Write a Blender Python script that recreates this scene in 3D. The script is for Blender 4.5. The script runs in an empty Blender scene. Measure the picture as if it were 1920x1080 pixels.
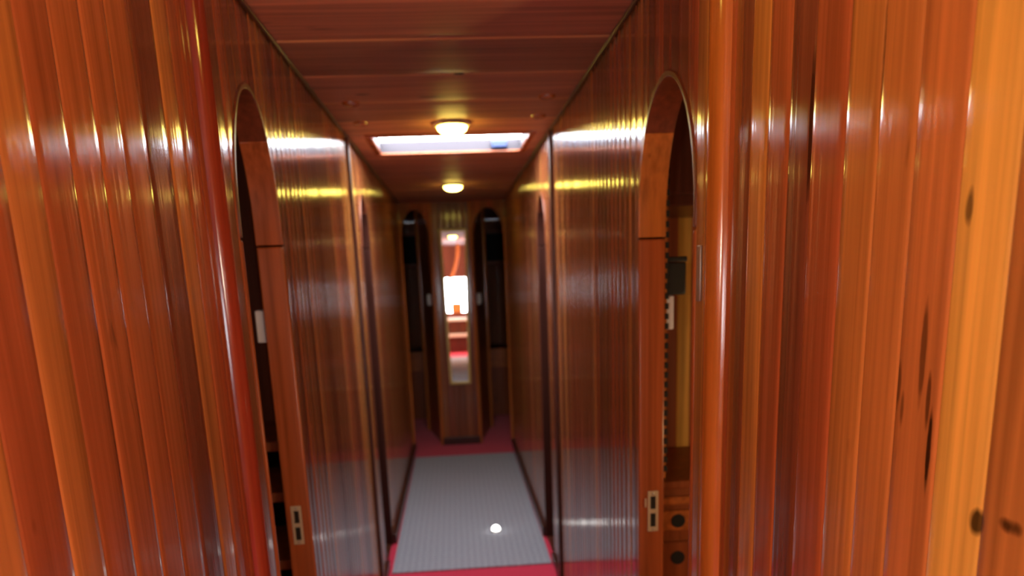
import bpy, bmesh, math, random
from mathutils import Matrix, Vector
random.seed(11)
S = bpy.context.scene
C = S.collection

# ------------------------------------------------------------------ camera
XL, XR, ZC = -0.43, 0.455, 2.10          # corridor side planes and ceiling height
cam = bpy.data.objects.new('camera', bpy.data.cameras.new('camera')); C.objects.link(cam)
R = ((0.9963514845559421, 0.053856837003023884, -0.06620544034443153),
     (-0.07644243504234617, 0.21820840548451542, -0.9729037187207694),
     (-0.03795093342682167, 0.9744149695504144, 0.22152921651127178))
cam.matrix_world = Matrix.Translation((0, 0, 1.5)) @ Matrix(R).to_4x4()
cam.data.sensor_width = 36; cam.data.lens = 1400 * 36 / 1920
cam.data.shift_y = 289 / 1920
cam.data.clip_start = 0.02
cam.data.dof.use_dof = True; cam.data.dof.focus_distance = 0.95; cam.data.dof.aperture_fstop = 4.0
S.camera = cam

# ------------------------------------------------------------------ world, exposure, lights
w = bpy.data.worlds.new('sky'); S.world = w; w.use_nodes = True
bg = w.node_tree.nodes['Background']; bg.inputs[0].default_value = (0.90, 0.94, 1.0, 1); bg.inputs[1].default_value = 30.0
S.view_settings.view_transform = 'Standard'; S.view_settings.look = 'None'
S.view_settings.gamma = 1; S.view_settings.use_curve_mapping = False
S.view_settings.exposure = 0.0
LAMP = (1.0, 0.76, 0.13); LAMP_STRENGTH = 36

def area(name, loc, direction, sx, sy, power, col, portal=False):
    l = bpy.data.lights.new(name, 'AREA'); l.shape = 'RECTANGLE'; l.size = sx; l.size_y = sy
    l.energy = power; l.color = col
    o = bpy.data.objects.new(name, l); C.objects.link(o); o.location = loc
    o.rotation_euler = Vector(direction).to_track_quat('-Z', 'Y').to_euler()
    if portal: l.cycles.is_portal = True
    return o
area('skylight_portal', (0.02, 3.72, 2.20), (0, 0, -1), 0.75, 0.52, 1, (1, 1, 1), True)
area('saloon_window_left_portal', (-1.95, -2.6, 1.475), (1, 0, 0), .55, 1.4, 1, (1, 1, 1), True).rotation_euler = (0, -math.pi/2, 0)
area('saloon_window_right_portal', (1.95, -2.6, 1.475), (-1, 0, 0), .55, 1.4, 1, (1, 1, 1), True).rotation_euler = (0, math.pi/2, 0)
area('companionway_portal', (0.04, -4.94, 1.02), (0, 1, 0), .48, .80, 1, (1, 1, 1), True)
def plight(name, loc, power, col, r=0.06):
    l = bpy.data.lights.new(name, 'POINT'); l.energy = power; l.color = col; l.shadow_soft_size = r
    o = bpy.data.objects.new(name, l); C.objects.link(o); o.location = loc; return o
# two unseen point lights added behind the viewer to brighten the near walls
plight('saloon_fill_left', (-.65, -1.2, 1.55), 72, (1.0, 0.84, 0.66), .12)
plight('saloon_fill_right', (.65, -1.2, 1.55), 72, (1.0, 0.84, 0.66), .12)
plight('left_cabin_fill', (-1.0, 1.0, 1.5), 3.0, (1.0, 0.85, 0.7))  # added fill so the switch edge shows in the unlit cabin
plight('right_cabin_light', (1.25, 1.35, 1.0), 9, (1.0, 0.72, 0.35))

# ------------------------------------------------------------------ helpers
def link(name, me, mat=None, parent=None):
    o = bpy.data.objects.new(name, me); C.objects.link(o)
    if mat is not None: me.materials.append(mat)
    if parent: o.parent = parent
    return o
class MB:
    """collects faces with a tone per face and becomes one mesh"""
    def __init__(s): s.v = []; s.f = []; s.t = []
    def face(s, pts, tone=(1, 1, 1, 0)):
        i = len(s.v); s.v += [tuple(p) for p in pts]; s.f.append(tuple(range(i, i + len(pts)))); s.t.append(tone)
    def box(s, a, b, tone=(1, 1, 1, 0)):
        (x0, y0, z0), (x1, y1, z1) = a, b
        x0, x1 = sorted((x0, x1)); y0, y1 = sorted((y0, y1)); z0, z1 = sorted((z0, z1))
        P = [(x0,y0,z0),(x1,y0,z0),(x1,y1,z0),(x0,y1,z0),(x0,y0,z1),(x1,y0,z1),(x1,y1,z1),(x0,y1,z1)]
        for q in ((0,3,2,1),(4,5,6,7),(0,1,5,4),(1,2,6,5),(2,3,7,6),(3,0,4,7)): s.face([P[i] for i in q], tone)
    def build(s, name, mat, parent=None, bevel=0, smooth=30, merge=True, recalc=False):
        me = bpy.data.meshes.new(name); me.from_pydata(s.v, [], s.f)
        at = me.color_attributes.new('tone', 'FLOAT_COLOR', 'CORNER')
        k = 0
        for fi, f in enumerate(s.f):
            for _ in f: at.data[k].color = s.t[fi]; k += 1
        bm = bmesh.new(); bm.from_mesh(me)
        if merge: bmesh.ops.remove_doubles(bm, verts=bm.verts, dist=1e-5)
        if recalc: bmesh.ops.recalc_face_normals(bm, faces=bm.faces)
        bm.to_mesh(me); bm.free()
        o = link(name, me, mat, parent)
        if bevel:
            m = o.modifiers.new('bevel', 'BEVEL'); m.width = bevel; m.segments = 3; m.limit_method = 'ANGLE'
        if smooth:
            for p in me.polygons: p.use_smooth = True
            me.set_sharp_from_angle(angle=math.radians(smooth))
        return o
def bmobj(name, bm, mat, parent=None, smooth=True):
    me = bpy.data.meshes.new(name); bm.to_mesh(me); bm.free()
    if smooth:
        for p in me.polygons: p.use_smooth = True
        me.set_sharp_from_angle(angle=math.radians(40))
    return link(name, me, mat, parent)
def lathe(name, prof, mat, parent=None, n=40, loc=(0, 0, 0)):
    bm = bmesh.new(); rings = []
    for r, z in prof:
        if r < 1e-6: rings.append([bm.verts.new((loc[0], loc[1], loc[2] + z))])
        else: rings.append([bm.verts.new((loc[0] + r*math.cos(2*math.pi*i/n), loc[1] + r*math.sin(2*math.pi*i/n), loc[2] + z)) for i in range(n)])
    for a, b in zip(rings, rings[1:]):
        for i in range(n):
            j = (i + 1) % n
            if len(a) == 1 and len(b) == 1: continue
            if len(a) == 1: bm.faces.new((a[0], b[i], b[j]))
            elif len(b) == 1: bm.faces.new((a[i], b[0], a[j]))
            else: bm.faces.new((a[i], b[i], b[j], a[j]))
    bmesh.ops.recalc_face_normals(bm, faces=bm.faces)
    return bmobj(name, bm, mat, parent)
def structure(o, label, cat):
    o['kind'] = 'structure'; o['label'] = label; o['category'] = cat; return o
def tag(o, label, cat, group=None):
    o['label'] = label; o['category'] = cat
    if group: o['group'] = group
    return o
def empty(name, loc=(0, 0, 0)):
    o = bpy.data.objects.new(name, None); C.objects.link(o); o.location = loc; o.empty_display_size = .1; return o

# ------------------------------------------------------------------ materials
def principled(name, col=(.5, .5, .5), rough=.5, metal=0, emit=None, strength=0, **kw):
    m = bpy.data.materials.new(name); m.use_nodes = True; b = m.node_tree.nodes['Principled BSDF']
    b.inputs['Base Color'].default_value = (*col, 1); b.inputs['Roughness'].default_value = rough; b.inputs['Metallic'].default_value = metal
    if emit: b.inputs['Emission Color'].default_value = (*emit, 1); b.inputs['Emission Strength'].default_value = strength
    for k, v in kw.items(): b.inputs[k].default_value = v
    return m
def N(nt, t, **kw):
    n = nt.nodes.new(t)
    for k, v in kw.items(): setattr(n, k, v)
    return n
def wood(name, grain='Z', const=None, rough=.21, aniso=1.0, marks=(), streak=1.0, gain=1.0, coat=0.0, spec=.5, maxis=(1, 2)):
    """varnished wood; grain runs along the given axis; tone comes from the mesh unless const"""
    m = bpy.data.materials.new(name); m.use_nodes = True; nt = m.node_tree; L = nt.links
    b = nt.nodes['Principled BSDF']
    tc = N(nt, 'ShaderNodeTexCoord')
    if const is None:
        at = N(nt, 'ShaderNodeAttribute', attribute_name='tone'); tone = at.outputs['Color']
        off = N(nt, 'ShaderNodeMath', operation='MULTIPLY'); L.new(at.outputs['Alpha'], off.inputs[0]); off.inputs[1].default_value = 37.0
        addv = N(nt, 'ShaderNodeVectorMath', operation='ADD'); L.new(tc.outputs['Object'], addv.inputs[0]); L.new(off.outputs[0], addv.inputs[1])
        vec = addv.outputs[0]
    else:
        rg = N(nt, 'ShaderNodeRGB'); rg.outputs[0].default_value = (*const, 1); tone = rg.outputs[0]; vec = tc.outputs['Object']
    def noise(sc_across, sc_along, detail=3, dist=0.0):
        mp = N(nt, 'ShaderNodeMapping')
        sc = [sc_across]*3; sc['XYZ'.index(grain)] = sc_along; mp.inputs['Scale'].default_value = sc
        L.new(vec, mp.inputs['Vector'])
        n = N(nt, 'ShaderNodeTexNoise'); n.inputs['Scale'].default_value = 1; n.inputs['Detail'].default_value = detail
        n.inputs['Distortion'].default_value = dist
        L.new(mp.outputs[0], n.inputs['Vector']); return n.outputs['Fac']
    def remap(v, a, b_, c, d):
        r = N(nt, 'ShaderNodeMapRange'); L.new(v, r.inputs[0])
        for i, q in enumerate((a, b_, c, d)): r.inputs[i+1].default_value = q
        return r.outputs[0]
    def mul(a, b_):
        r = N(nt, 'ShaderNodeMath', operation='MULTIPLY'); L.new(a, r.inputs[0]); L.new(b_, r.inputs[1]); return r.outputs[0]
    g1 = remap(noise(70, 1.6, 4, .3), .3, .7, .74, 1.24)
    g2 = remap(noise(14, .9, 2, .6), .3, .7, .84, 1.16)
    kn = remap(noise(16, 3.2, 2, 1.2), .70, .80, 1.0, .35)
    f = mul(mul(g1, g2), kn)
    for (cy, cz, ry, rz, dark) in marks:       # knots and cracks with a place of their own
        sp = N(nt, 'ShaderNodeSeparateXYZ'); L.new(tc.outputs['Object'], sp.inputs[0])
        d = []
        for out, c, r_ in ((sp.outputs[maxis[0]], cy, ry), (sp.outputs[maxis[1]], cz, rz)):
            s_ = N(nt, 'ShaderNodeMath', operation='SUBTRACT'); L.new(out, s_.inputs[0]); s_.inputs[1].default_value = c
            q = N(nt, 'ShaderNodeMath', operation='DIVIDE'); L.new(s_.outputs[0], q.inputs[0]); q.inputs[1].default_value = r_
            p = N(nt, 'ShaderNodeMath', operation='POWER'); L.new(q.outputs[0], p.inputs[0]); p.inputs[1].default_value = 2; d.append(p.outputs[0])
        a = N(nt, 'ShaderNodeMath', operation='ADD'); L.new(d[0], a.inputs[0]); L.new(d[1], a.inputs[1])
        nn = N(nt, 'ShaderNodeMath', operation='ADD'); L.new(a.outputs[0], nn.inputs[0]); L.new(remap(noise(60, 22, 2), .3, .7, -.35, .35), nn.inputs[1])
        f = mul(f, remap(nn.outputs[0], .25, 1.1, dark, 1.0))
    col = N(nt, 'ShaderNodeVectorMath', operation='SCALE'); L.new(tone, col.inputs[0])
    gg = N(nt, 'ShaderNodeMath', operation='MULTIPLY'); L.new(f, gg.inputs[0]); gg.inputs[1].default_value = gain
    L.new(gg.outputs[0], col.inputs['Scale']); L.new(col.outputs[0], b.inputs['Base Color'])
    b.inputs['Roughness'].default_value = rough; b.inputs['Anisotropic'].default_value = aniso; b.inputs['IOR'].default_value = 1.55; b.inputs['Specular IOR Level'].default_value = spec
    if aniso > 0:
        ge = N(nt, 'ShaderNodeNewGeometry'); cr = N(nt, 'ShaderNodeVectorMath', operation='CROSS_PRODUCT')
        L.new(ge.outputs['Normal'], cr.inputs[0]); cr.inputs[1].default_value = {'X': (1,0,0), 'Y': (0,1,0), 'Z': (0,0,1)}[grain]
        L.new(cr.outputs[0], b.inputs['Tangent'])
    bu = N(nt, 'ShaderNodeBump'); bu.inputs['Strength'].default_value = .25 * streak; bu.inputs['Distance'].default_value = .0006
    L.new(noise(150, .7, 2), bu.inputs['Height']); L.new(bu.outputs[0], b.inputs['Normal'])
    if coat > 0:                                            # clear varnish, brushed along the grain
        b.inputs['Coat Weight'].default_value = coat; b.inputs['Coat Roughness'].default_value = .11; b.inputs['Coat IOR'].default_value = 1.6
        bc = N(nt, 'ShaderNodeBump'); bc.inputs['Strength'].default_value = .8 * streak; bc.inputs['Distance'].default_value = .0009
        L.new(noise(90, .35, 1), bc.inputs['Height']); L.new(bc.outputs[0], b.inputs['Coat Normal'])
    return m

ORANGE = (.56, .205, .054); RED = (.40, .100, .036); DARK = (.20, .055, .026); YEL = (.90, .45, .10); BROWN = (.29, .092, .034); CEIL = (.54, .215, .11)
def tone(c, j=.12):
    k = 1 + random.uniform(-j, j); return (c[0]*k, c[1]*k*(1+random.uniform(-.08, .08)), c[2]*k, random.random())
marksR = [(.679, 1.315, .0035, .045, .10), (.686, 1.365, .0035, .03, .30), (.737, 1.37, .004, .028, .45), (.728, 1.345, .004, .02, .45), (.808, 1.70, .0035, .09, .25), (.965, 1.66, .005, .09, .22),
          (.603, 1.266, .010, .013, .1), (.562, 1.276, .014, .008, .15), (.652, 1.542, .006, .02, .3), (.70, 1.41, .005, .06, .35)]
marksC = [(.050, 2.49, .018, .020, .12), (-.22, 1.80, .020, .022, .15), (-.27, 2.72, .03, .014, .3), (-.04, 2.78, .05, .014, .4), (.47, 2.68, .04, .014, .4), (.37, 1.84, .03, .02, .3)]
M_wallR = wood('varnished_planks_right', marks=marksR, coat=1.0, spec=.08)
M_wall = wood('varnished_planks', coat=1.0, spec=.08)
M_ceil = wood('varnished_ceiling_boards', grain='X', rough=.55, aniso=.3, spec=.4, marks=marksC, maxis=(0, 1))
M_end = wood('pillar_planks', coat=.35, rough=.35, aniso=.5, spec=.15)
M_dull = wood('cabin_planks', rough=.5, aniso=0, spec=.12)
M_jamb = wood('jamb_wood', const=(.38, .095, .028), rough=.26, aniso=0)
M_jamb2 = wood('jamb_wood_light', const=(.50, .16, .035), rough=.26, aniso=0)
M_post = wood('red_moulding', const=(.30, .040, .018), rough=.14, aniso=0)
M_postR = wood('orange_moulding', const=(.50, .14, .025), rough=.14, aniso=0)
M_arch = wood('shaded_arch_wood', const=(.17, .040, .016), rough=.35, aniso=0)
M_djamb = wood('painted_shade_jamb', const=(.05, .014, .009), rough=.6, aniso=0, spec=.1)  # shade of the unlit door openings, put into the jamb colour
M_trim = wood('dark_trim', const=(.09, .022, .010), rough=.3, aniso=0)
M_base = wood('dark_baseboard', grain='Y', const=(.045, .012, .008), rough=.3, aniso=0)
M_furn = wood('furniture_wood', const=(.30, .075, .022), rough=.4, aniso=0, spec=.2)
M_furnX = wood('furniture_wood_light', grain='Y', const=(.46, .13, .03), rough=.4, aniso=0, spec=.2)
M_brass = principled('brass', (.66, .58, .40), .4, .4)
M_gold = principled('gilded_wood', (.80, .62, .22), .4, .3)
M_mirror = principled('mirror_silver', (.93, .93, .93), .01, 1)
M_dome = principled('lamp_glass', (.9, .8, .4), .3, 0, LAMP, LAMP_STRENGTH)
M_led = principled('floor_light_lens', (1, 1, 1), .3, 0, (1, .98, .92), 7)
M_white = principled('white_plastic', (.82, .80, .84), .35)
M_black = principled('black_plastic', (.018, .020, .018), .4)
M_hole = principled('dark_recess', (.01, .008, .006), .8)
M_coam = principled('grey_painted_coaming', (.034, .027, .036), .6)
M_blue = principled('blue_plastic', (.006, .02, .08), .5)
M_steel = principled('dull_steel', (.5, .47, .45), .35, 1)
M_cloth = principled('dark_mattress_cloth', (.10, .02, .02), .9)
M_cream = principled('cream_paint', (.75, .70, .62), .5)

def carpet(name, ca, cb, scale, weave):
    m = bpy.data.materials.new(name); m.use_nodes = True; nt = m.node_tree; L = nt.links; b = nt.nodes['Principled BSDF']
    tc = N(nt, 'ShaderNodeTexCoord')
    n = N(nt, 'ShaderNodeTexNoise'); n.inputs['Scale'].default_value = scale; n.inputs['Detail'].default_value = 5; L.new(tc.outputs['Object'], n.inputs['Vector'])
    mx = N(nt, 'ShaderNodeMix', data_type='RGBA'); mx.inputs['A'].default_value = (*ca, 1); mx.inputs['B'].default_value = (*cb, 1)
    mr = N(nt, 'ShaderNodeMapRange'); L.new(n.outputs['Fac'], mr.inputs[0]); mr.inputs[1].default_value = .35; mr.inputs[2].default_value = .65
    fac = mr.outputs[0]; h = n.outputs['Fac']
    if weave:
        acc = None
        for d in ('X', 'Y'):
            wv = N(nt, 'ShaderNodeTexWave', bands_direction=d, wave_profile='SIN'); wv.inputs['Scale'].default_value = 9; wv.inputs['Distortion'].default_value = .4
            L.new(tc.outputs['Object'], wv.inputs['Vector'])
            if acc is None: acc = wv.outputs['Fac']
            else:
                a = N(nt, 'ShaderNodeMath', operation='ADD'); L.new(acc, a.inputs[0]); L.new(wv.outputs['Fac'], a.inputs[1]); acc = a.outputs[0]
        q = N(nt, 'ShaderNodeMath', operation='MULTIPLY'); L.new(acc, q.inputs[0]); q.inputs[1].default_value = .17
        a = N(nt, 'ShaderNodeMath', operation='MULTIPLY_ADD'); L.new(fac, a.inputs[0]); a.inputs[1].default_value = .5; L.new(q.outputs[0], a.inputs[2]); fac = a.outputs[0]
    L.new(fac, mx.inputs['Factor']); L.new(mx.outputs['Result'], b.inputs['Base Color'])
    bu = N(nt, 'ShaderNodeBump'); bu.inputs['Strength'].default_value = .5; bu.inputs['Distance'].default_value = .002; L.new(h, bu.inputs['Height']); L.new(bu.outputs[0], b.inputs['Normal'])
    b.inputs['Roughness'].default_value = .95; b.inputs['Specular IOR Level'].default_value = .15
    b.inputs['Sheen Weight'].default_value = .2
    return m
M_red = carpet('red_carpet', (.56, .022, .062), (.68, .040, .095), 160, False)
M_runner = carpet('woven_grey_runner', (.19, .20, .245), (.50, .50, .57), 120, True)
mg = bpy.data.materials.new('clear_glass'); mg.use_nodes = True
nt = mg.node_tree; nt.nodes.remove(nt.nodes['Principled BSDF'])
tr = N(nt, 'ShaderNodeBsdfTransparent'); gl = N(nt, 'ShaderNodeBsdfGlossy'); gl.inputs['Roughness'].default_value = .03
mx = N(nt, 'ShaderNodeMixShader'); mx.inputs[0].default_value = .06
nt.links.new(tr.outputs[0], mx.inputs[1]); nt.links.new(gl.outputs[0], mx.inputs[2]); nt.links.new(mx.outputs[0], nt.nodes['Material Output'].inputs[0])
M_glass = mg

# ------------------------------------------------------------------ planked sheets
def planks(mb, bounds, tones, place, spans, cuts=(), g=.0022, bev=.0036, crown=.0006, fine=()):
    """place(u, depth, v) -> point; spans(u, mid) -> [(v0, v1)]; depth is towards the viewer"""
    for (a, b), t in zip(zip(bounds, bounds[1:]), tones):
        w_ = b - a; tl = random.uniform(-.008, .008)
        us = [a, a + bev*.5, a + bev] + [a + bev + (w_ - 2*bev)*k/6 for k in range(1, 6)] + [b - bev, b - bev*.5, b]
        us += [c for c in cuts if a < c < b] + [c for c in fine if a < c < b]
        us = sorted(set(us)); us = [u for i, u in enumerate(us) if i == 0 or u - us[i-1] > 1e-5]
        def dep(u):
            e = min(u - a, b - u)
            d = crown * (1 - (2*(u - (a+b)/2)/w_)**2) + tl*(u - (a+b)/2)
            if e < bev: q = 1 - e/bev; d -= g*q*q
            return d
        for u0, u1 in zip(us, us[1:]):
            mid = (u0 + u1)/2
            for (lo0, hi0), (lo1, hi1) in zip(spans(u0, mid), spans(u1, mid)):
                mb.face([place(u0, dep(u0), lo0), place(u1, dep(u1), lo1), place(u1, dep(u1), hi1), place(u0, dep(u0), hi0)], t)
def arch_z(u, a, b, spring, apex):
    t = max(-1, min(1, (u - (a+b)/2)/((b-a)/2))); return spring + (apex - spring)*math.sqrt(max(0, 1 - t*t))
def arch_us(a, b, n=28): return [(a+b)/2 - (b-a)/2*math.cos(math.pi*i/n) for i in range(n+1)]
def uniform(a, b, w_=.056, j=.08):
    out = [a]
    while out[-1] + w_*1.4 < b: out.append(out[-1] + w_*(1 + random.uniform(-j, j)))
    out.append(b); return out

TH = .060                                                  # bulkhead thickness
DOORS = {-1: [(1.615, 2.005, 1.62, 1.925), (3.76, 4.09, 1.68, 1.91)],
          1: [(1.41, 1.853, 1.60, 1.888), (3.72, 4.06, 1.66, 1.885)]}
END = 6.50
def side_wall(s, X, near, ntones, mat, name, label):
    bounds = [*uniform(-.60, near[0], .065)[:-1], *near]
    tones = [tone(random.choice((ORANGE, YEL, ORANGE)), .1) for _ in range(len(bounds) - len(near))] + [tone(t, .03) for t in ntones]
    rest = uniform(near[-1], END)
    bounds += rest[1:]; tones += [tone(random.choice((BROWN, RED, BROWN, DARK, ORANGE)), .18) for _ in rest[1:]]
    ds = DOORS[s]
    def spans(u, mid):
        for (a, b, sp, ap) in ds:
            if a < mid < b: return [(arch_z(u, a, b, sp, ap), ZC)]
        return [(0, ZC)]
    cuts = [c for d in ds for c in d[:2]]; fine = [c for d in ds for c in arch_us(d[0], d[1])]
    mb = MB()
    planks(mb, bounds, tones, lambda u, d, v: (X - s*d, u, v), spans, cuts, fine=fine)
    bt = tone(BROWN)                                        # cabin side of the bulkhead
    us = sorted(set([-.6, END] + cuts + fine))
    for u0, u1 in zip(us, us[1:]):
        mid = (u0+u1)/2
        (l0, h0), (l1, h1) = spans(u0, mid)[0], spans(u1, mid)[0]
        mb.face([(X+s*TH, u0, l0), (X+s*TH, u0, h0), (X+s*TH, u1, h1), (X+s*TH, u1, l1)], bt)
    for u in (-.6, END): mb.face([(X, u, 0), (X+s*TH, u, 0), (X+s*TH, u, ZC), (X, u, ZC)], bt)
    return structure(mb.build(name, mat), label, 'wall')
nearL = [.72, .803, .87, .946, 1.025, 1.102, 1.182, 1.273, 1.344, 1.42, 1.497]
side_wall(-1, XL, nearL, [RED, ORANGE, RED, RED, RED, RED, DARK, ORANGE, RED, RED], M_wall, 'wall_left', 'glossy varnished plank wall on the left of the corridor')
nearR = [.53, .599, .669, .742, .809, .88, .963, 1.03, 1.101, 1.165, 1.232, 1.31]
side_wall(1, XR, nearR, [ORANGE, YEL, ORANGE, ORANGE, ORANGE, RED, DARK, RED, ORANGE, DARK, RED], M_wallR, 'wall_right', 'glossy varnished plank wall on the right with dark knots and cracks')

# ------------------------------------------------------------------ floor, runners
mb = MB(); mb.box((-2.1, -5.0, -.05), (2.1, 9.0, 0)); structure(mb.build('floor', M_red, smooth=0), 'deep red carpet covering the floor', 'floor')
def runner(y0, y1, x0, x1, label):
    mb = MB(); mb.box((x0, y0, .0005), (x1, y1, .008))
    tag(mb.build('carpet_runner', M_runner, bevel=.003, smooth=0), label, 'rug', 'grey woven runners along the corridor')
runner(3.66, 6.17, -.400, .434, 'pale grey woven runner under the skylight leading to the mirror')
runner(-.75, 3.42, -.39, .42, 'pale grey woven runner nearest the viewer, seen in the wall reflections')

# ------------------------------------------------------------------ ceiling
H0, H1, HX0, HX1 = 3.49, 3.95, -.322, .366
cb = [-.6, -.2, .15, .5, .85, 1.18, 1.5, 1.83, 2.15, 2.50, 2.86, 3.2, H0, H1, 4.28, 4.6, 4.95, 5.3, 5.62, 5.95, 6.3, 6.65, 7.0, 7.4]
mb = MB()
def cspan(u, mid):
    if H0 < mid < H1: return [(-.5, HX0), (HX1, .53)]
    return [(-.5, .53)]
cb2, ct = [cb[0]], []                                     # highlights along the board joints, painted as pale strips
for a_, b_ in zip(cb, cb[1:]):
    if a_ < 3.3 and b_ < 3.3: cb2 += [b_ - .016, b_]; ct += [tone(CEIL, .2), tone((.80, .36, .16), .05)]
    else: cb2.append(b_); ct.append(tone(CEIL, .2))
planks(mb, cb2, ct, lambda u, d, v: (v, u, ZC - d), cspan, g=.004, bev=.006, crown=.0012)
dk = tone(DARK)
for (x0, x1, y0, y1) in ((-2.1, -.485, -.6, 9.0), (.515, 2.1, -.6, 9.0), (-.485, .515, 7.35, 9.0)):
    mb.face([(x0, y0, ZC), (x0, y1, ZC), (x1, y1, ZC), (x1, y0, ZC)], dk)
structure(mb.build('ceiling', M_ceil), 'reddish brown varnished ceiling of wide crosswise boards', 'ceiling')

mb = MB(); mb.box((-2.1, -5.1, ZC+.05), (2.1, -.4, ZC+.09), (*DARK, .6)); structure(mb.build('ceiling_saloon', M_dull, smooth=0), 'dark ceiling of the saloon behind the viewer', 'ceiling')

# ------------------------------------------------------------------ skylight (window_1)
t = structure(empty('window_1', ((HX0+HX1)/2, (H0+H1)/2, ZC)), 'bright roof hatch across the corridor ceiling behind the first lamp', 'skylight')
cx, cy = t.location.x, t.location.y
mb = MB(); zt = ZC + .05; o_ = .016
X0, X1, Y0, Y1 = HX0-cx, HX1-cx, H0-cy, H1-cy
mb.box((X0-o_, Y0-o_, 0), (X0, Y1+o_, .05)); mb.box((X1, Y0-o_, 0), (X1+o_, Y1+o_, .05))
mb.box((X0, Y0-o_, 0), (X1, Y0, .05)); mb.box((X0, Y1, 0), (X1, Y1+o_, .05))
mb.build('coaming', M_coam, t, smooth=0)
mb = MB(); f_ = .03; lo, hi = -.010, -.0005
mb.box((X0-f_, Y0-f_, lo), (X0, Y1+f_, hi)); mb.box((X1, Y0-f_, lo), (X1+f_, Y1+f_, hi)); mb.box((X0, Y0-f_, lo), (X1, Y0, hi)); mb.box((X0, Y1, lo), (X1, Y1+f_, hi))
mb.build('hatch_frame', M_jamb, t, bevel=.003, smooth=0)
mb = MB(); mb.box((X0-.016, Y0-.016, .051), (X1+.016, Y1+.016, .057)); mb.build('glass_pane', M_glass, t, smooth=0)
mb = MB(); mb.box((.20, Y1-.03, .004), (.28, Y1-.001, .042)); o = mb.build('latch_handle', M_blue, t, bevel=.008); o['label'] = 'blue latch'

# ------------------------------------------------------------------ mouldings
def half_round(name, x, y, s, r, mat, label, z0=0, z1=ZC-.001, n=14):
    mb = MB()
    for i in range(n):
        a0, a1 = math.pi*i/n, math.pi*(i+1)/n
        p = [(x - s*r*math.sin(a), y - r*math.cos(a)) for a in (a0, a1)]
        mb.face([(p[0][0], p[0][1], z0), (p[1][0], p[1][1], z0), (p[1][0], p[1][1], z1), (p[0][0], p[0][1], z1)])
        mb.face([(x, y, z1), (p[0][0], p[0][1], z1), (p[1][0], p[1][1], z1)])
    return structure(mb.build(name, mat, smooth=40, recalc=True), label, 'moulding')
half_round('trim_1', XL, 1.465, -1, .025, M_post, 'dark red half-round moulding on the left wall beside the nearest doorway')
half_round('trim_2', XR, 1.275, 1, .027, M_postR, 'orange half-round moulding on the right wall beside the nearest doorway')
mb = MB(); mb.box((XL+.0009, 3.43, 0), (XL+.014, 3.475, ZC)); structure(mb.build('trim_3', M_trim, bevel=.004), 'narrow dark batten across the left wall under the skylight edge', 'moulding')
mb = MB(); mb.box((XR-.0009, 3.40, 0), (XR-.014, 3.445, ZC)); structure(mb.build('trim_4', M_trim, bevel=.004), 'narrow dark batten across the right wall under the skylight edge', 'moulding')
mb = MB(); mb.box((XL+.001, -.6, ZC-.012), (XL+.012, END, ZC-.002)); structure(mb.build('trim_5', M_trim, bevel=.003), 'thin dark strip where the left wall meets the ceiling', 'moulding')
mb = MB(); mb.box((XR-.001, -.6, ZC-.012), (XR-.012, END, ZC-.002)); structure(mb.build('trim_6', M_trim, bevel=.003), 'thin dark strip where the right wall meets the ceiling', 'moulding')
mb = MB()
mb.box((XL+.001, 4.11, 0), (XL+.024, END, .06)); mb.box((XL+.001, 3.48, 0), (XL+.016, 3.74, .05)); structure(mb.build('baseboard_left', M_base, bevel=.003), 'low dark skirting along the left wall beside the runner', 'skirting')
mb = MB()
mb.box((XR-.001, 4.08, 0), (XR-.018, END, .06)); mb.box((XR-.001, 3.45, 0), (XR-.016, 3.70, .05)); structure(mb.build('baseboard_right', M_base, bevel=.003), 'low dark skirting along the right wall beside the runner', 'skirting')

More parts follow.
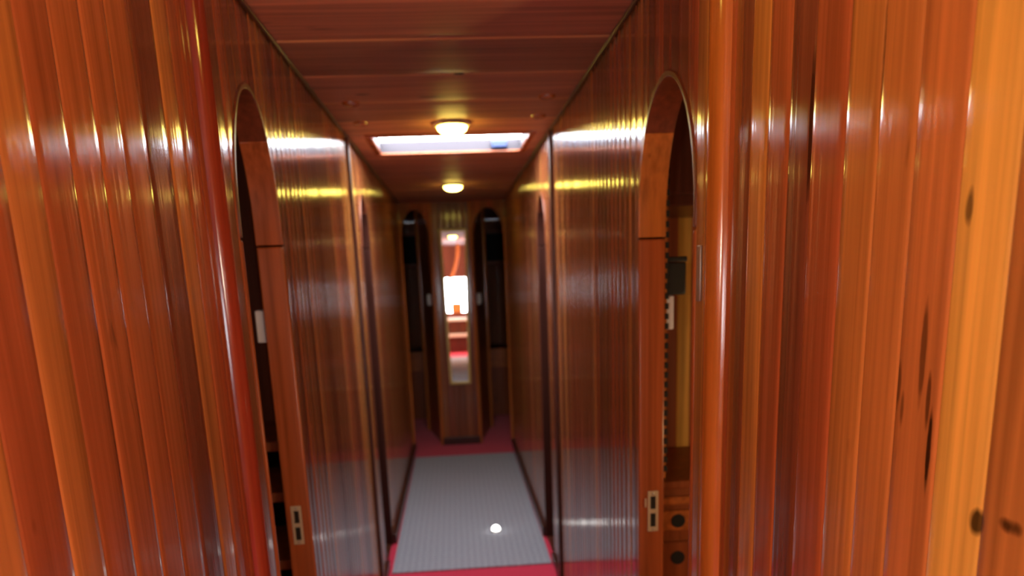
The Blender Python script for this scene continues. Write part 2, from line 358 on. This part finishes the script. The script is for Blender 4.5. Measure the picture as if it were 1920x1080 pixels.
# ------------------------------------------------------------------ arched door frames (jamb + intrados lining the opening)
def door_frame(name, s, X, d, mat_low, mat_top, label, strike=False, teeth=False):
    a, b, sp, ap = d
    root = structure(empty(name, (X + s*TH/2, (a+b)/2, 0)), label, 'doorway'); oy = (a+b)/2
    x0, x1 = -s*(TH/2 + .0035), s*(TH/2 + .0035)
    e = .012                                               # lining thickness
    SEAM = sp - .03
    def ring(us_z, mat, nm, bv=.002):
        mb = MB()
        for (p0, q0), (p1, q1) in zip(us_z, us_z[1:]):
            P = [(x0, *p0), (x0, *p1), (x1, *p1), (x1, *p0)]; Q = [(x0, *q0), (x0, *q1), (x1, *q1), (x1, *q0)]
            mb.face(P); mb.face(Q[::-1]); mb.face([P[0], Q[0], Q[1], P[1]]); mb.face([P[3], P[2], Q[2], Q[3]])
        for (p, q) in (us_z[0], us_z[-1]): mb.face([(x0, *p), (x1, *p), (x1, *q), (x0, *q)])
        return mb.build(nm, mat, root, bevel=bv, smooth=40, recalc=True)
    A, B = a - oy, b - oy
    top = [((A, SEAM), (A+e, SEAM))]
    for u in arch_us(a, b, 36):
        z = arch_z(u, a, b, sp, ap)
        ui = oy + (u - oy)*(1 - 2*e/(b-a))
        top.append(((u-oy, z), (ui-oy, z - (.001 if u in (a, b) else e*math.sin(math.acos(max(-1, min(1, (u-oy)/((b-a)/2)))))) )))
    top.append(((B, SEAM), (B-e, SEAM)))
    k = max(i for i, q in enumerate(top) if q[0][1] > ap - .095)      # shade under the crown is painted as darker wood; the far haunch stays paler
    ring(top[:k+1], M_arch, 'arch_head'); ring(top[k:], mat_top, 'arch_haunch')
    ring([((B, .001), (B-e, .001)), ((B, SEAM-.004), (B-e, SEAM-.004))], mat_low, 'jamb', .005)
    ring([((A, .001), (A+e, .001)), ((A, SEAM-.004), (A+e, SEAM-.004))], mat_low, 'jamb', .005)
    mb = MB(); mb.box((-s*(TH/2-.004), A+e, .001), (s*(TH/2-.004), B-e, .012)); mb.build('sill', M_trim, root, bevel=.002)
    if strike:
        zc = .845 if s < 0 else .875; yf = B - e
        ox = s*.004
        bm = bmesh.new()
        # plate with two slots, rounded ends, slightly proud of the jamb
        mbp = MB(); w2, h2, th = .014, .055, .0022
        def frame_rect(xa, xb, za, zb): mbp.box((ox+xa, yf-th, zc+za), (ox+xb, yf-.0001, zc+zb))
        frame_rect(-w2, -w2+.007, -h2, h2); frame_rect(w2-.007, w2, -h2, h2)
        frame_rect(-w2+.007, w2-.007, h2-.014, h2); frame_rect(-w2+.007, w2-.007, -h2, -h2+.012); frame_rect(-w2+.007, w2-.007, -.006, .006)
        bm.free()
        pl_ = mbp.build('strike_plate', M_brass, root, bevel=.0006)
        mbl = MB(); mbl.box((ox + s*(-.006) - .016, yf-.004, zc+.012), (ox + s*(-.006) - .012, yf-.0005, zc+.036)); mbl.build('lip', M_brass, pl_, bevel=.001)
        mbh = MB()
        for za, zb in ((.006, h2-.014), (-h2+.012, -.006)): mbh.box((ox-w2+.007, yf-.0006, zc+za), (ox+w2-.007, yf+.0002, zc+zb))
        mbh.build('slot', M_hole, pl_, smooth=0)
        bmx = bmesh.new()
        for zz in (h2-.007, -h2+.006):
            bmesh.ops.create_uvsphere(bmx, u_segments=12, v_segments=8, radius=.0035, matrix=Matrix.Translation((ox, yf-th, zc+zz)) @ Matrix.Diagonal((1, .4, 1, 1)))
        bmobj('screw', bmx, M_steel, pl_)
    if teeth:                                              # row of small dark pegs on the inner edge of the far jamb
        mb = MB()
        z = .98
        while z < 1.74:
            mb.box((s*(TH/2+.0035), B-.011, z), (s*(TH/2+.012), B-.001, z+.014)); z += .0245
        o = mb.build('peg_strip', M_hole, root, smooth=0); o['label'] = 'column of small dark pegs'
        mb = MB(); mb.box((s*(TH/2+.0035), B-.0005, .96), (s*(TH/2+.010), B+.02, 1.76)); mb.build('peg_backing', M_jamb2, root, smooth=0)
    return root
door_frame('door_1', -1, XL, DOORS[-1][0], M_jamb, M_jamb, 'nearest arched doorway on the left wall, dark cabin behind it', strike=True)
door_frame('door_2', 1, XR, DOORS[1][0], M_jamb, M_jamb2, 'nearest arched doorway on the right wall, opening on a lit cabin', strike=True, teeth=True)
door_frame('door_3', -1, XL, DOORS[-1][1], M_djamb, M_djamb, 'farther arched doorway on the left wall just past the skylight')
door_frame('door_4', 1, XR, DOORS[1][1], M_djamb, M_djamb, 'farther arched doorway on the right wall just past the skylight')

# ------------------------------------------------------------------ end of the corridor: mirror pillar with an arch on either side
PF = 6.62; PX0, PX1 = -.165, .160; PB = 7.35; BX0, BX1 = -.315, .300
def flat_wall(mb, p0, p1, bounds_w, tones_, z0=0, z1=ZC, spans=None, flip=1, cuts=(), fine=()):
    p0 = Vector((*p0, 0)); p1 = Vector((*p1, 0)); L_ = (p1-p0).length; d = (p1-p0)/L_; n = Vector((d.y, -d.x, 0))*flip
    bd = uniform(0, L_, bounds_w)
    planks(mb, bd, [tone(random.choice(tones_), .15) for _ in bd], lambda u, dd, v: tuple(p0 + d*u + n*dd + Vector((0, 0, v))),
           spans or (lambda u, m_: [(z0, z1)]), cuts, fine=fine)
    return L_
mb = MB()
flat_wall(mb, (PX0, PF), (PX1, PF), .055, (DARK, BROWN, DARK))
flat_wall(mb, (BX0, PB), (PX0, PF), .06, (BROWN, RED))
flat_wall(mb, (PX1, PF), (BX1, PB), .06, (BROWN, RED))
mb.face([(BX0, PB, 0), (BX1, PB, 0), (BX1, PB, ZC), (BX0, PB, ZC)], tone(DARK))
structure(mb.build('wall_end', M_end), 'wedge-shaped planked pillar closing the corridor and carrying the mirror', 'wall')
def head(name, p0, p1, label):
    p0v = Vector(p0); p1v = Vector(p1); L_ = (p1v-p0v).length; e = .018
    sp, ap = 1.80, 2.045
    mb = MB()
    fine = arch_us(e, L_-e)
    def spans(u, mid):
        if e < mid < L_-e: return [(arch_z(u, e, L_-e, sp, ap), ZC)]
        return [(0, ZC)]
    flat_wall(mb, p0, p1, .055, (BROWN, RED), spans=spans, cuts=(e, L_-e), fine=fine)
    # thickness of the arch
    d = (p1v-p0v)/L_; n = Vector((-d.y, d.x))*.03; bt = tone(ORANGE)
    pts = [(e, 0)] + [(u, arch_z(u, e, L_-e, sp, ap)) for u in fine] + [(L_-e, 0)]
    for (u0, z0), (u1, z1) in zip(pts, pts[1:]):
        a_, b_ = p0v + d*u0, p0v + d*u1
        mb.face([(*a_, z0), (*b_, z1), (*(b_+n), z1), (*(a_+n), z0)], bt)
    back = [(0, 0)] + pts + [(L_, 0), (L_, ZC), (0, ZC)]
    mb.face([(*(p0v + d*u + n), z) for u, z in back], bt)
    return structure(mb.build(name, M_end), label, 'doorway')
head('door_5', (XL, END+.002), (PX0-.001, PF), 'arched opening left of the mirror pillar at the corridor end')
head('door_6', (PX1+.001, PF), (XR, END+.002), 'arched opening right of the mirror pillar at the corridor end')
half_round('trim_7', XL+.004, END-.014, -1, .014, M_postR, 'slim orange moulding at the far end of the left wall', z1=1.95)
half_round('trim_8', XR-.004, END-.014, 1, .014, M_postR, 'slim orange moulding at the far end of the right wall', z1=1.95)
def post(name, x, y, r, mat, label, z1=ZC-.001, z0=0.0):
    o = lathe(name, [(0, z0), (r, z0), (r, z1), (0, z1)], mat, n=16, loc=(x, y, 0)); return structure(o, label, 'moulding')
post('trim_9', PX0-.004, PF+.004, .012, M_postR, 'round edge moulding on the left corner of the mirror pillar')
post('trim_10', PX1+.004, PF+.004, .012, M_postR, 'round edge moulding on the right corner of the mirror pillar')
post('trim_11', BX0-.002, PB, .020, M_postR, 'rounded jamb behind the mirror pillar on its left side', z1=2.09)
post('trim_12', BX1+.002, PB, .020, M_postR, 'rounded jamb behind the mirror pillar on its right side', z1=2.09)
mb = MB(); mb.box((PX0-.005, PF-.018, 0), (PX1+.005, PF-.001, .07)); structure(mb.build('baseboard_end', M_base, bevel=.004), 'dark skirting at the foot of the mirror pillar', 'skirting')

# mirror
t = tag(empty('wall_mirror', (.016, PF, .52)), 'tall narrow mirror in a gilded beaded frame on the end pillar', 'mirror')
zt_, zb_ = 1.36, .03
quad = [(-.098, zb_), (.088, zb_), (.121, zt_), (-.122, zt_)]       # outer outline, slightly wider at the top
def inset(q, k): 
    cxq = 0; return [(x - math.copysign(k, x), z + (k if z < .5 else -k)) for x, z in q]
qi = inset(quad, .022)
mb = MB(); yb, yf = -.0008, -.020
for i in range(4):
    j = (i+1) % 4; a_, b_, c_, d_ = quad[i], quad[j], qi[j], qi[i]
    for y in (yf,): mb.face([(a_[0], y, a_[1]), (b_[0], y, b_[1]), (c_[0], y, c_[1]), (d_[0], y, d_[1])])
    mb.face([(a_[0], yb, a_[1]), (b_[0], yb, b_[1]), (b_[0], yf, b_[1]), (a_[0], yf, a_[1])])
    mb.face([(d_[0], yf, d_[1]), (c_[0], yf, c_[1]), (c_[0], yb, c_[1]), (d_[0], yb, d_[1])])
fo = mb.build('frame', M_gold, t, bevel=.002, recalc=True)
bm = bmesh.new(); qm = inset(quad, .011)
for i in range(4):
    a_, b_ = Vector(qm[i]), Vector(qm[(i+1) % 4]); n_ = max(2, int((b_-a_).length/.020))
    for k in range(n_):
        p = a_ + (b_-a_)*k/n_
        bmesh.ops.create_uvsphere(bm, u_segments=10, v_segments=6, radius=.0095, matrix=Matrix.Translation((p.x, yf, p.y)))
o = bmobj('beading', bm, M_gold, fo)
mb = MB(); mb.face([(x, -.012, z) for x, z in qi]); mb.face([(x, -.003, z) for x, z in qi[::-1]])
for i in range(4):
    j = (i+1) % 4; mb.face([(qi[i][0], -.012, qi[i][1]), (qi[i][0], -.003, qi[i][1]), (qi[j][0], -.003, qi[j][1]), (qi[j][0], -.012, qi[j][1])])
mb.build('mirror_glass', M_mirror, t, smooth=0)

# ------------------------------------------------------------------ lamps
def ceiling_lamp(x, y, label):
    t = tag(empty('ceiling_lamp', (x, y, ZC - .001)), label, 'lamp', 'round dome lamps along the corridor ceiling')
    lathe('base_ring', [(0, 0), (.074, 0), (.076, -.006), (.070, -.014), (.060, -.016), (.060, -.010), (0, -.010)], M_brass, t)
    lathe('dome', [(.060, -.011), (.061, -.018), (.056, -.029), (.044, -.038), (.026, -.043), (0, -.045)], M_dome, t)
    return t
ceiling_lamp(.027, 3.24, 'glowing dome lamp on the ceiling just before the skylight')
ceiling_lamp(.03, 5.35, 'farther glowing dome lamp on the ceiling above the mirror')
ceiling_lamp(.02, 1.02, 'dome lamp on the ceiling nearest the viewer, lighting the front panels')
t = tag(empty('floor_light', (.17, 4.20, .008)), 'tiny round white light glowing on the grey runner', 'light')
lathe('ring', [(0, .0002), (.030, .0002), (.032, .004), (.026, .010), (0, .008)], M_steel, t)
lathe('lens', [(.024, .009), (.024, .018), (.019, .028), (.011, .034), (0, .036)], M_led, t)
for (x, y, lb) in ((-.334, 3.20, 'small round wooden plug on the ceiling, left of the first lamp'), (.367, 3.14, 'small round wooden plug on the ceiling, right of the first lamp'),
                   (-.325, 2.84, 'small round wooden plug on the ceiling, front left of the first lamp'), (.36, 2.80, 'small round wooden plug on the ceiling, front right of the first lamp')):
    o = lathe('wooden_plug', [(.030, 0), (.029, -.005), (.020, -.010), (0, -.012)], M_postR, n=24); o.location = (x, y, ZC-.001)
    tag(o, lb, 'plug', 'round wooden plugs on the ceiling')

# ------------------------------------------------------------------ switches and small fittings
def light_switch(loc, n, label, h=.085, w_=.075, d=.018):
    """n: unit direction (x, y) the plate faces"""
    t = tag(empty('light_switch', loc), label, 'light switch', 'white light switches beside the doors')
    t.rotation_euler.z = math.atan2(n[1], n[0])
    mb = MB(); mb.box((0.0003, -w_/2, -h/2), (d, w_/2, h/2)); mb.build('plate', M_white, t, bevel=.004)
    mb = MB(); mb.box((d, -w_/4, -h/4), (d+.004, w_/4, h/4)); mb.build('rocker', M_white, t, bevel=.0015)
light_switch((XL-TH-.001, 2.075, 1.385), (-1, 0), 'white switch on the cabin side of the nearest left doorway', d=.036)
light_switch((XR+TH+.001, 1.925, 1.385), (1, 0), 'white switch under the black box inside the nearest right doorway', d=.038)
light_switch((XR+TH+.001, 4.125, 1.44), (1, 0), 'pale switch inside the farther right doorway', h=.11, d=.05)
def on_side(p0, p1, f, z): return (p0[0] + (p1[0]-p0[0])*f, p0[1] + (p1[1]-p0[1])*f, z)
dl = Vector((PB-PF, -(BX1-PX1))).normalized()
light_switch(on_side((PX0-.002, PF), (BX0-.002, PB), .32, 1.29), (-dl.x, -.20), 'white switch on the left side of the mirror pillar', h=.10, d=.03)
light_switch(on_side((PX1+.002, PF), (BX1+.002, PB), .32, 1.28), (dl.x, -.20), 'white switch on the right side of the mirror pillar', h=.10, d=.03)
t = tag(empty('wall_box', (XR+TH+.001, 1.925, 1.475)), 'small black plastic box above a white switch inside the right doorway', 'box')
mb = MB(); mb.box((0.0002, -.045, -.046), (.066, .045, .034)); mb.build('body', M_black, t, bevel=.004)
mb = MB(); mb.box((0.0002, -.048, .035), (.068, .048, .048)); mb.build('lid', M_black, t, bevel=.003)
mb = MB(); mb.box((XR-.0012, 1.372, 1.435), (XR-.005, 1.392, 1.535)); tag(mb.build('latch_plate', M_steel, bevel=.001), 'narrow dull metal latch plate on the right wall at the doorway edge', 'latch')

# ------------------------------------------------------------------ cabins behind the doors
def cabin_wall(name, p0, p1, tones_, label, z1=ZC-.002, flip=1, wd=.05, mat=None):
    mb = MB(); flat_wall(mb, p0, p1, wd, tones_, z1=z1, flip=flip)
    return structure(mb.build(name, mat or M_dull), label, 'wall')
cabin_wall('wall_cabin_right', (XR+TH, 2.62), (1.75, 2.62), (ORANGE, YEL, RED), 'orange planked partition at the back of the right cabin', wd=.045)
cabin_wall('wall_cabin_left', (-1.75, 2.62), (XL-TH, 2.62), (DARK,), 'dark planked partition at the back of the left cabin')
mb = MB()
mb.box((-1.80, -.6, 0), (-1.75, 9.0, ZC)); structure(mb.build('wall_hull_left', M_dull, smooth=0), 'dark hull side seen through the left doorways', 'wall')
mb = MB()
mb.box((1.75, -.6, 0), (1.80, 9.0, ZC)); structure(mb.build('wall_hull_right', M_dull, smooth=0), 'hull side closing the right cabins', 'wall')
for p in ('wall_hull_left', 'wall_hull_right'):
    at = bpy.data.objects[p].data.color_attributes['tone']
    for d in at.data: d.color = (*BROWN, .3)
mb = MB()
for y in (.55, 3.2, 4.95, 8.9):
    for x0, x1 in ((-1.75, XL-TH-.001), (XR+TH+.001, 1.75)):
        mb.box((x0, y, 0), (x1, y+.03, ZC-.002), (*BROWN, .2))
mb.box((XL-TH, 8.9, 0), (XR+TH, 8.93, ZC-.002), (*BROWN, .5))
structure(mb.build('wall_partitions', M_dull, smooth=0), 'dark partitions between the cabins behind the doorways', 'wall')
# cabinet in the right cabin
t = tag(empty('cabinet', (.86, 2.36, 0)), 'low wooden drawer cabinet standing inside the right cabin', 'cabinet')
mb = MB(); mb.box((-.33, -.16, .0), (.33, .24, .83)); mb.build('body', M_furn, t, bevel=.004)
mb = MB(); mb.box((-.34, -.19, .83), (.34, .245, .855)); mb.build('top', M_furn, t, bevel=.005)
for z0, z1 in ((.775, .800), (.69, .755), (.36, .65)):
    mb = MB(); mb.box((-.31, -.178, z0), (.31, -.161, z1)); d = mb.build('drawer' if z1 > .7 else 'door', M_furnX if z1 > .7 else M_furn, t, bevel=.003)
    if z1 < .78:
        zz = (z0+z1)/2 if z1 > .7 else z1-.05
        bm = bmesh.new(); bmesh.ops.create_cone(bm, cap_ends=True, segments=24, radius1=.022, radius2=.022, depth=.004, matrix=Matrix.Translation((-.20, -.179, zz)) @ Matrix.Rotation(math.pi/2, 4, 'X')); bmobj('finger_hole', bm, M_hole, d)
t = tag(empty('overhead_box', (.98, 2.36, 1.66)), 'dark wooden box added high inside the nearest right cabin to darken it, above the drawer cabinet', 'locker')  # added dark box, stands in for the shade in the upper cabin
mb = MB(); mb.box((-.45, -.26, 0), (.45, .24, .42)); mb.build('body', M_trim, t, bevel=.004)
mb = MB(); mb.box((-.43, -.275, .03), (.43, -.261, .39)); mb.build('door', M_trim, t, bevel=.003)
t = tag(empty('shelf_unit', (-.86, 2.40, 0)), 'dark wooden shelf unit inside the left cabin', 'shelf')
for x in (-.36, .34):
    mb = MB(); mb.box((x, -.16, 0), (x+.02, .2, 1.02)); mb.build('side_panel', M_furn, t, bevel=.003)
for z in (.12, .38, .62, .84, 1.0):
    mb = MB(); mb.box((-.34, -.16, z), (.34, .2, z+.03)); mb.build('shelf', M_furn, t, bevel=.003)
mb = MB(); mb.box((-.34, .19, .0), (.34, .2, 1.0)); mb.build('back_panel', M_hole, t, smooth=0)
# berths and lockers in the end cabins
for s, lb in ((-1, 'left'), (1, 'right')):
    t = tag(empty('berth', (s*.95, 8.3, 0)), 'dark berth in the end cabin, through the %s arch beside the mirror' % lb, 'bed', 'berths beyond the mirror pillar')
    mb = MB(); mb.box((-.7, -.35, 0), (.7, .55, .55)); mb.build('base', M_furn, t, bevel=.004)
    mb = MB(); mb.box((-.68, -.33, .55), (.68, .54, .68)); mb.build('mattress', M_cloth, t, bevel=.03)
    mb = MB(); mb.box((-.7, -.375, .52), (.7, -.351, .72)); mb.build('lee_board', M_furnX, t, bevel=.004)
    t = tag(empty('overhead_box', (s*.95, 8.88, 1.60)), 'dark overhead locker high in the end cabin, through the %s arch' % lb, 'locker', 'lockers beyond the mirror pillar')
    mb = MB(); mb.box((-.7, -.35, .0), (.7, -.005, .36)); mb.build('body', M_furn, t, bevel=.004)
    mb = MB(); mb.box((-.66, -.358, .03), (.66, -.351, .33)); mb.build('opening', M_hole, t, smooth=0)

# ------------------------------------------------------------------ saloon behind the viewer (seen in the mirror and the varnish, and where the daylight enters)
def wall_open(name, axis, pos, a0, a1, o0, o1, z0, z1, mat, label, tn, th=.05, top=ZC+.05):
    mb = MB()
    def bx(u0, u1, za, zb):
        if axis == 'x': mb.box((pos, u0, za), (pos+th, u1, zb), tn)
        else: mb.box((u0, pos, za), (u1, pos+th, zb), tn)
    bx(a0, o0, 0, top); bx(o1, a1, 0, top); bx(o0, o1, 0, z0); bx(o0, o1, z1, top)
    return structure(mb.build(name, mat, smooth=0), label, 'wall')
wall_open('wall_saloon_left', 'x', -2.0, -5.0, -.6, -3.3, -1.9, 1.2, 1.75, M_dull, 'saloon side wall behind the viewer, left, with a long window', (*ORANGE, .4))
wall_open('wall_saloon_right', 'x', 1.95, -5.0, -.6, -3.3, -1.9, 1.2, 1.75, M_dull, 'saloon side wall behind the viewer, right, with a long window', (*ORANGE, .7))
wall_open('wall_back', 'y', -5.0, -2.0, 2.0, -.20, .28, .62, 1.42, M_dull, 'saloon end wall far behind the viewer with the companionway opening', (*DARK, .7))
mb = MB()
for x0, x1 in ((-2.0, XL-.001), (XR+.001, 2.0)): mb.box((x0, -.65, 0), (x1, -.60, ZC+.05), (*ORANGE, .3))
structure(mb.build('wall_front', M_dull, smooth=0), 'bulkhead between the saloon and the corridor mouth', 'wall')
t = tag(empty('companionway_steps', (0, -1.9, 0)), 'short wooden steps with white treads behind the viewer, seen in the mirror', 'steps')
for k in range(2):
    mb = MB(); mb.box((-.38, -.30, .30*(k+1)), (.38, .30-.26*k, .30*(k+1)+.045)); mb.build('tread', M_cream, t, bevel=.004)
    mb = MB(); mb.box((-.38, .28-.26*k-.02, .30*k + (.046 if k else 0)), (.38, .28-.26*k, .30*(k+1)-.001)); mb.build('riser', M_trim, t)
for x in (-.405, .385):
    mb = MB(); mb.box((x, -.3, 0), (x+.02, .3, .66)); mb.build('stringer', M_furn, t, bevel=.003)
path = [Vector((-.10 + .22*math.sin(k/14*math.pi/2), .35 - .15*k/14, 1.38 + .72*(k/14)**1.3)) for k in range(15)]
bm = bmesh.new(); rings = []
for k, p in enumerate(path):
    d = (path[min(k+1, 14)] - path[max(k-1, 0)]).normalized(); a_ = d.cross(Vector((0, 1, 0))).normalized(); b_ = d.cross(a_)
    rings.append([bm.verts.new(p + .028*(a_*math.cos(q*math.pi/6) + b_*math.sin(q*math.pi/6))) for q in range(12)])
for ra, rb in zip(rings, rings[1:]):
    for q in range(12): bm.faces.new((ra[q], ra[(q+1) % 12], rb[(q+1) % 12], rb[q]))
bm.faces.new(rings[0]); bm.faces.new(rings[-1]); bmesh.ops.recalc_face_normals(bm, faces=bm.faces)
o = bmobj('handrail', bm, M_furnX); o.location = (0, -2.6, 0)
tag(o, 'curved orange wooden handrail behind the viewer, seen in the mirror', 'handrail')
t = tag(empty('cushion', (.04, -4.88, .735)), 'orange cushion leaning in the bright companionway opening, seen in the mirror', 'cushion')
bm = bmesh.new(); bmesh.ops.create_cube(bm, size=1); bmesh.ops.scale(bm, vec=(.26, .10, .22), verts=bm.verts)
bmesh.ops.subdivide_edges(bm, edges=bm.edges, cuts=4, use_grid_fill=True)
for v in bm.verts:
    k = 1 - .35*(abs(v.co.x)/.13)**4*(1 if abs(v.co.y) > .04 else 0); v.co.y *= k; v.co.x *= 1 - .06*(abs(v.co.z)/.11)**3; v.co.z *= 1 - .06*(abs(v.co.x)/.13)**3
bmobj('cover', bm, principled('orange_cloth', (.75, .30, .05), .9), t)
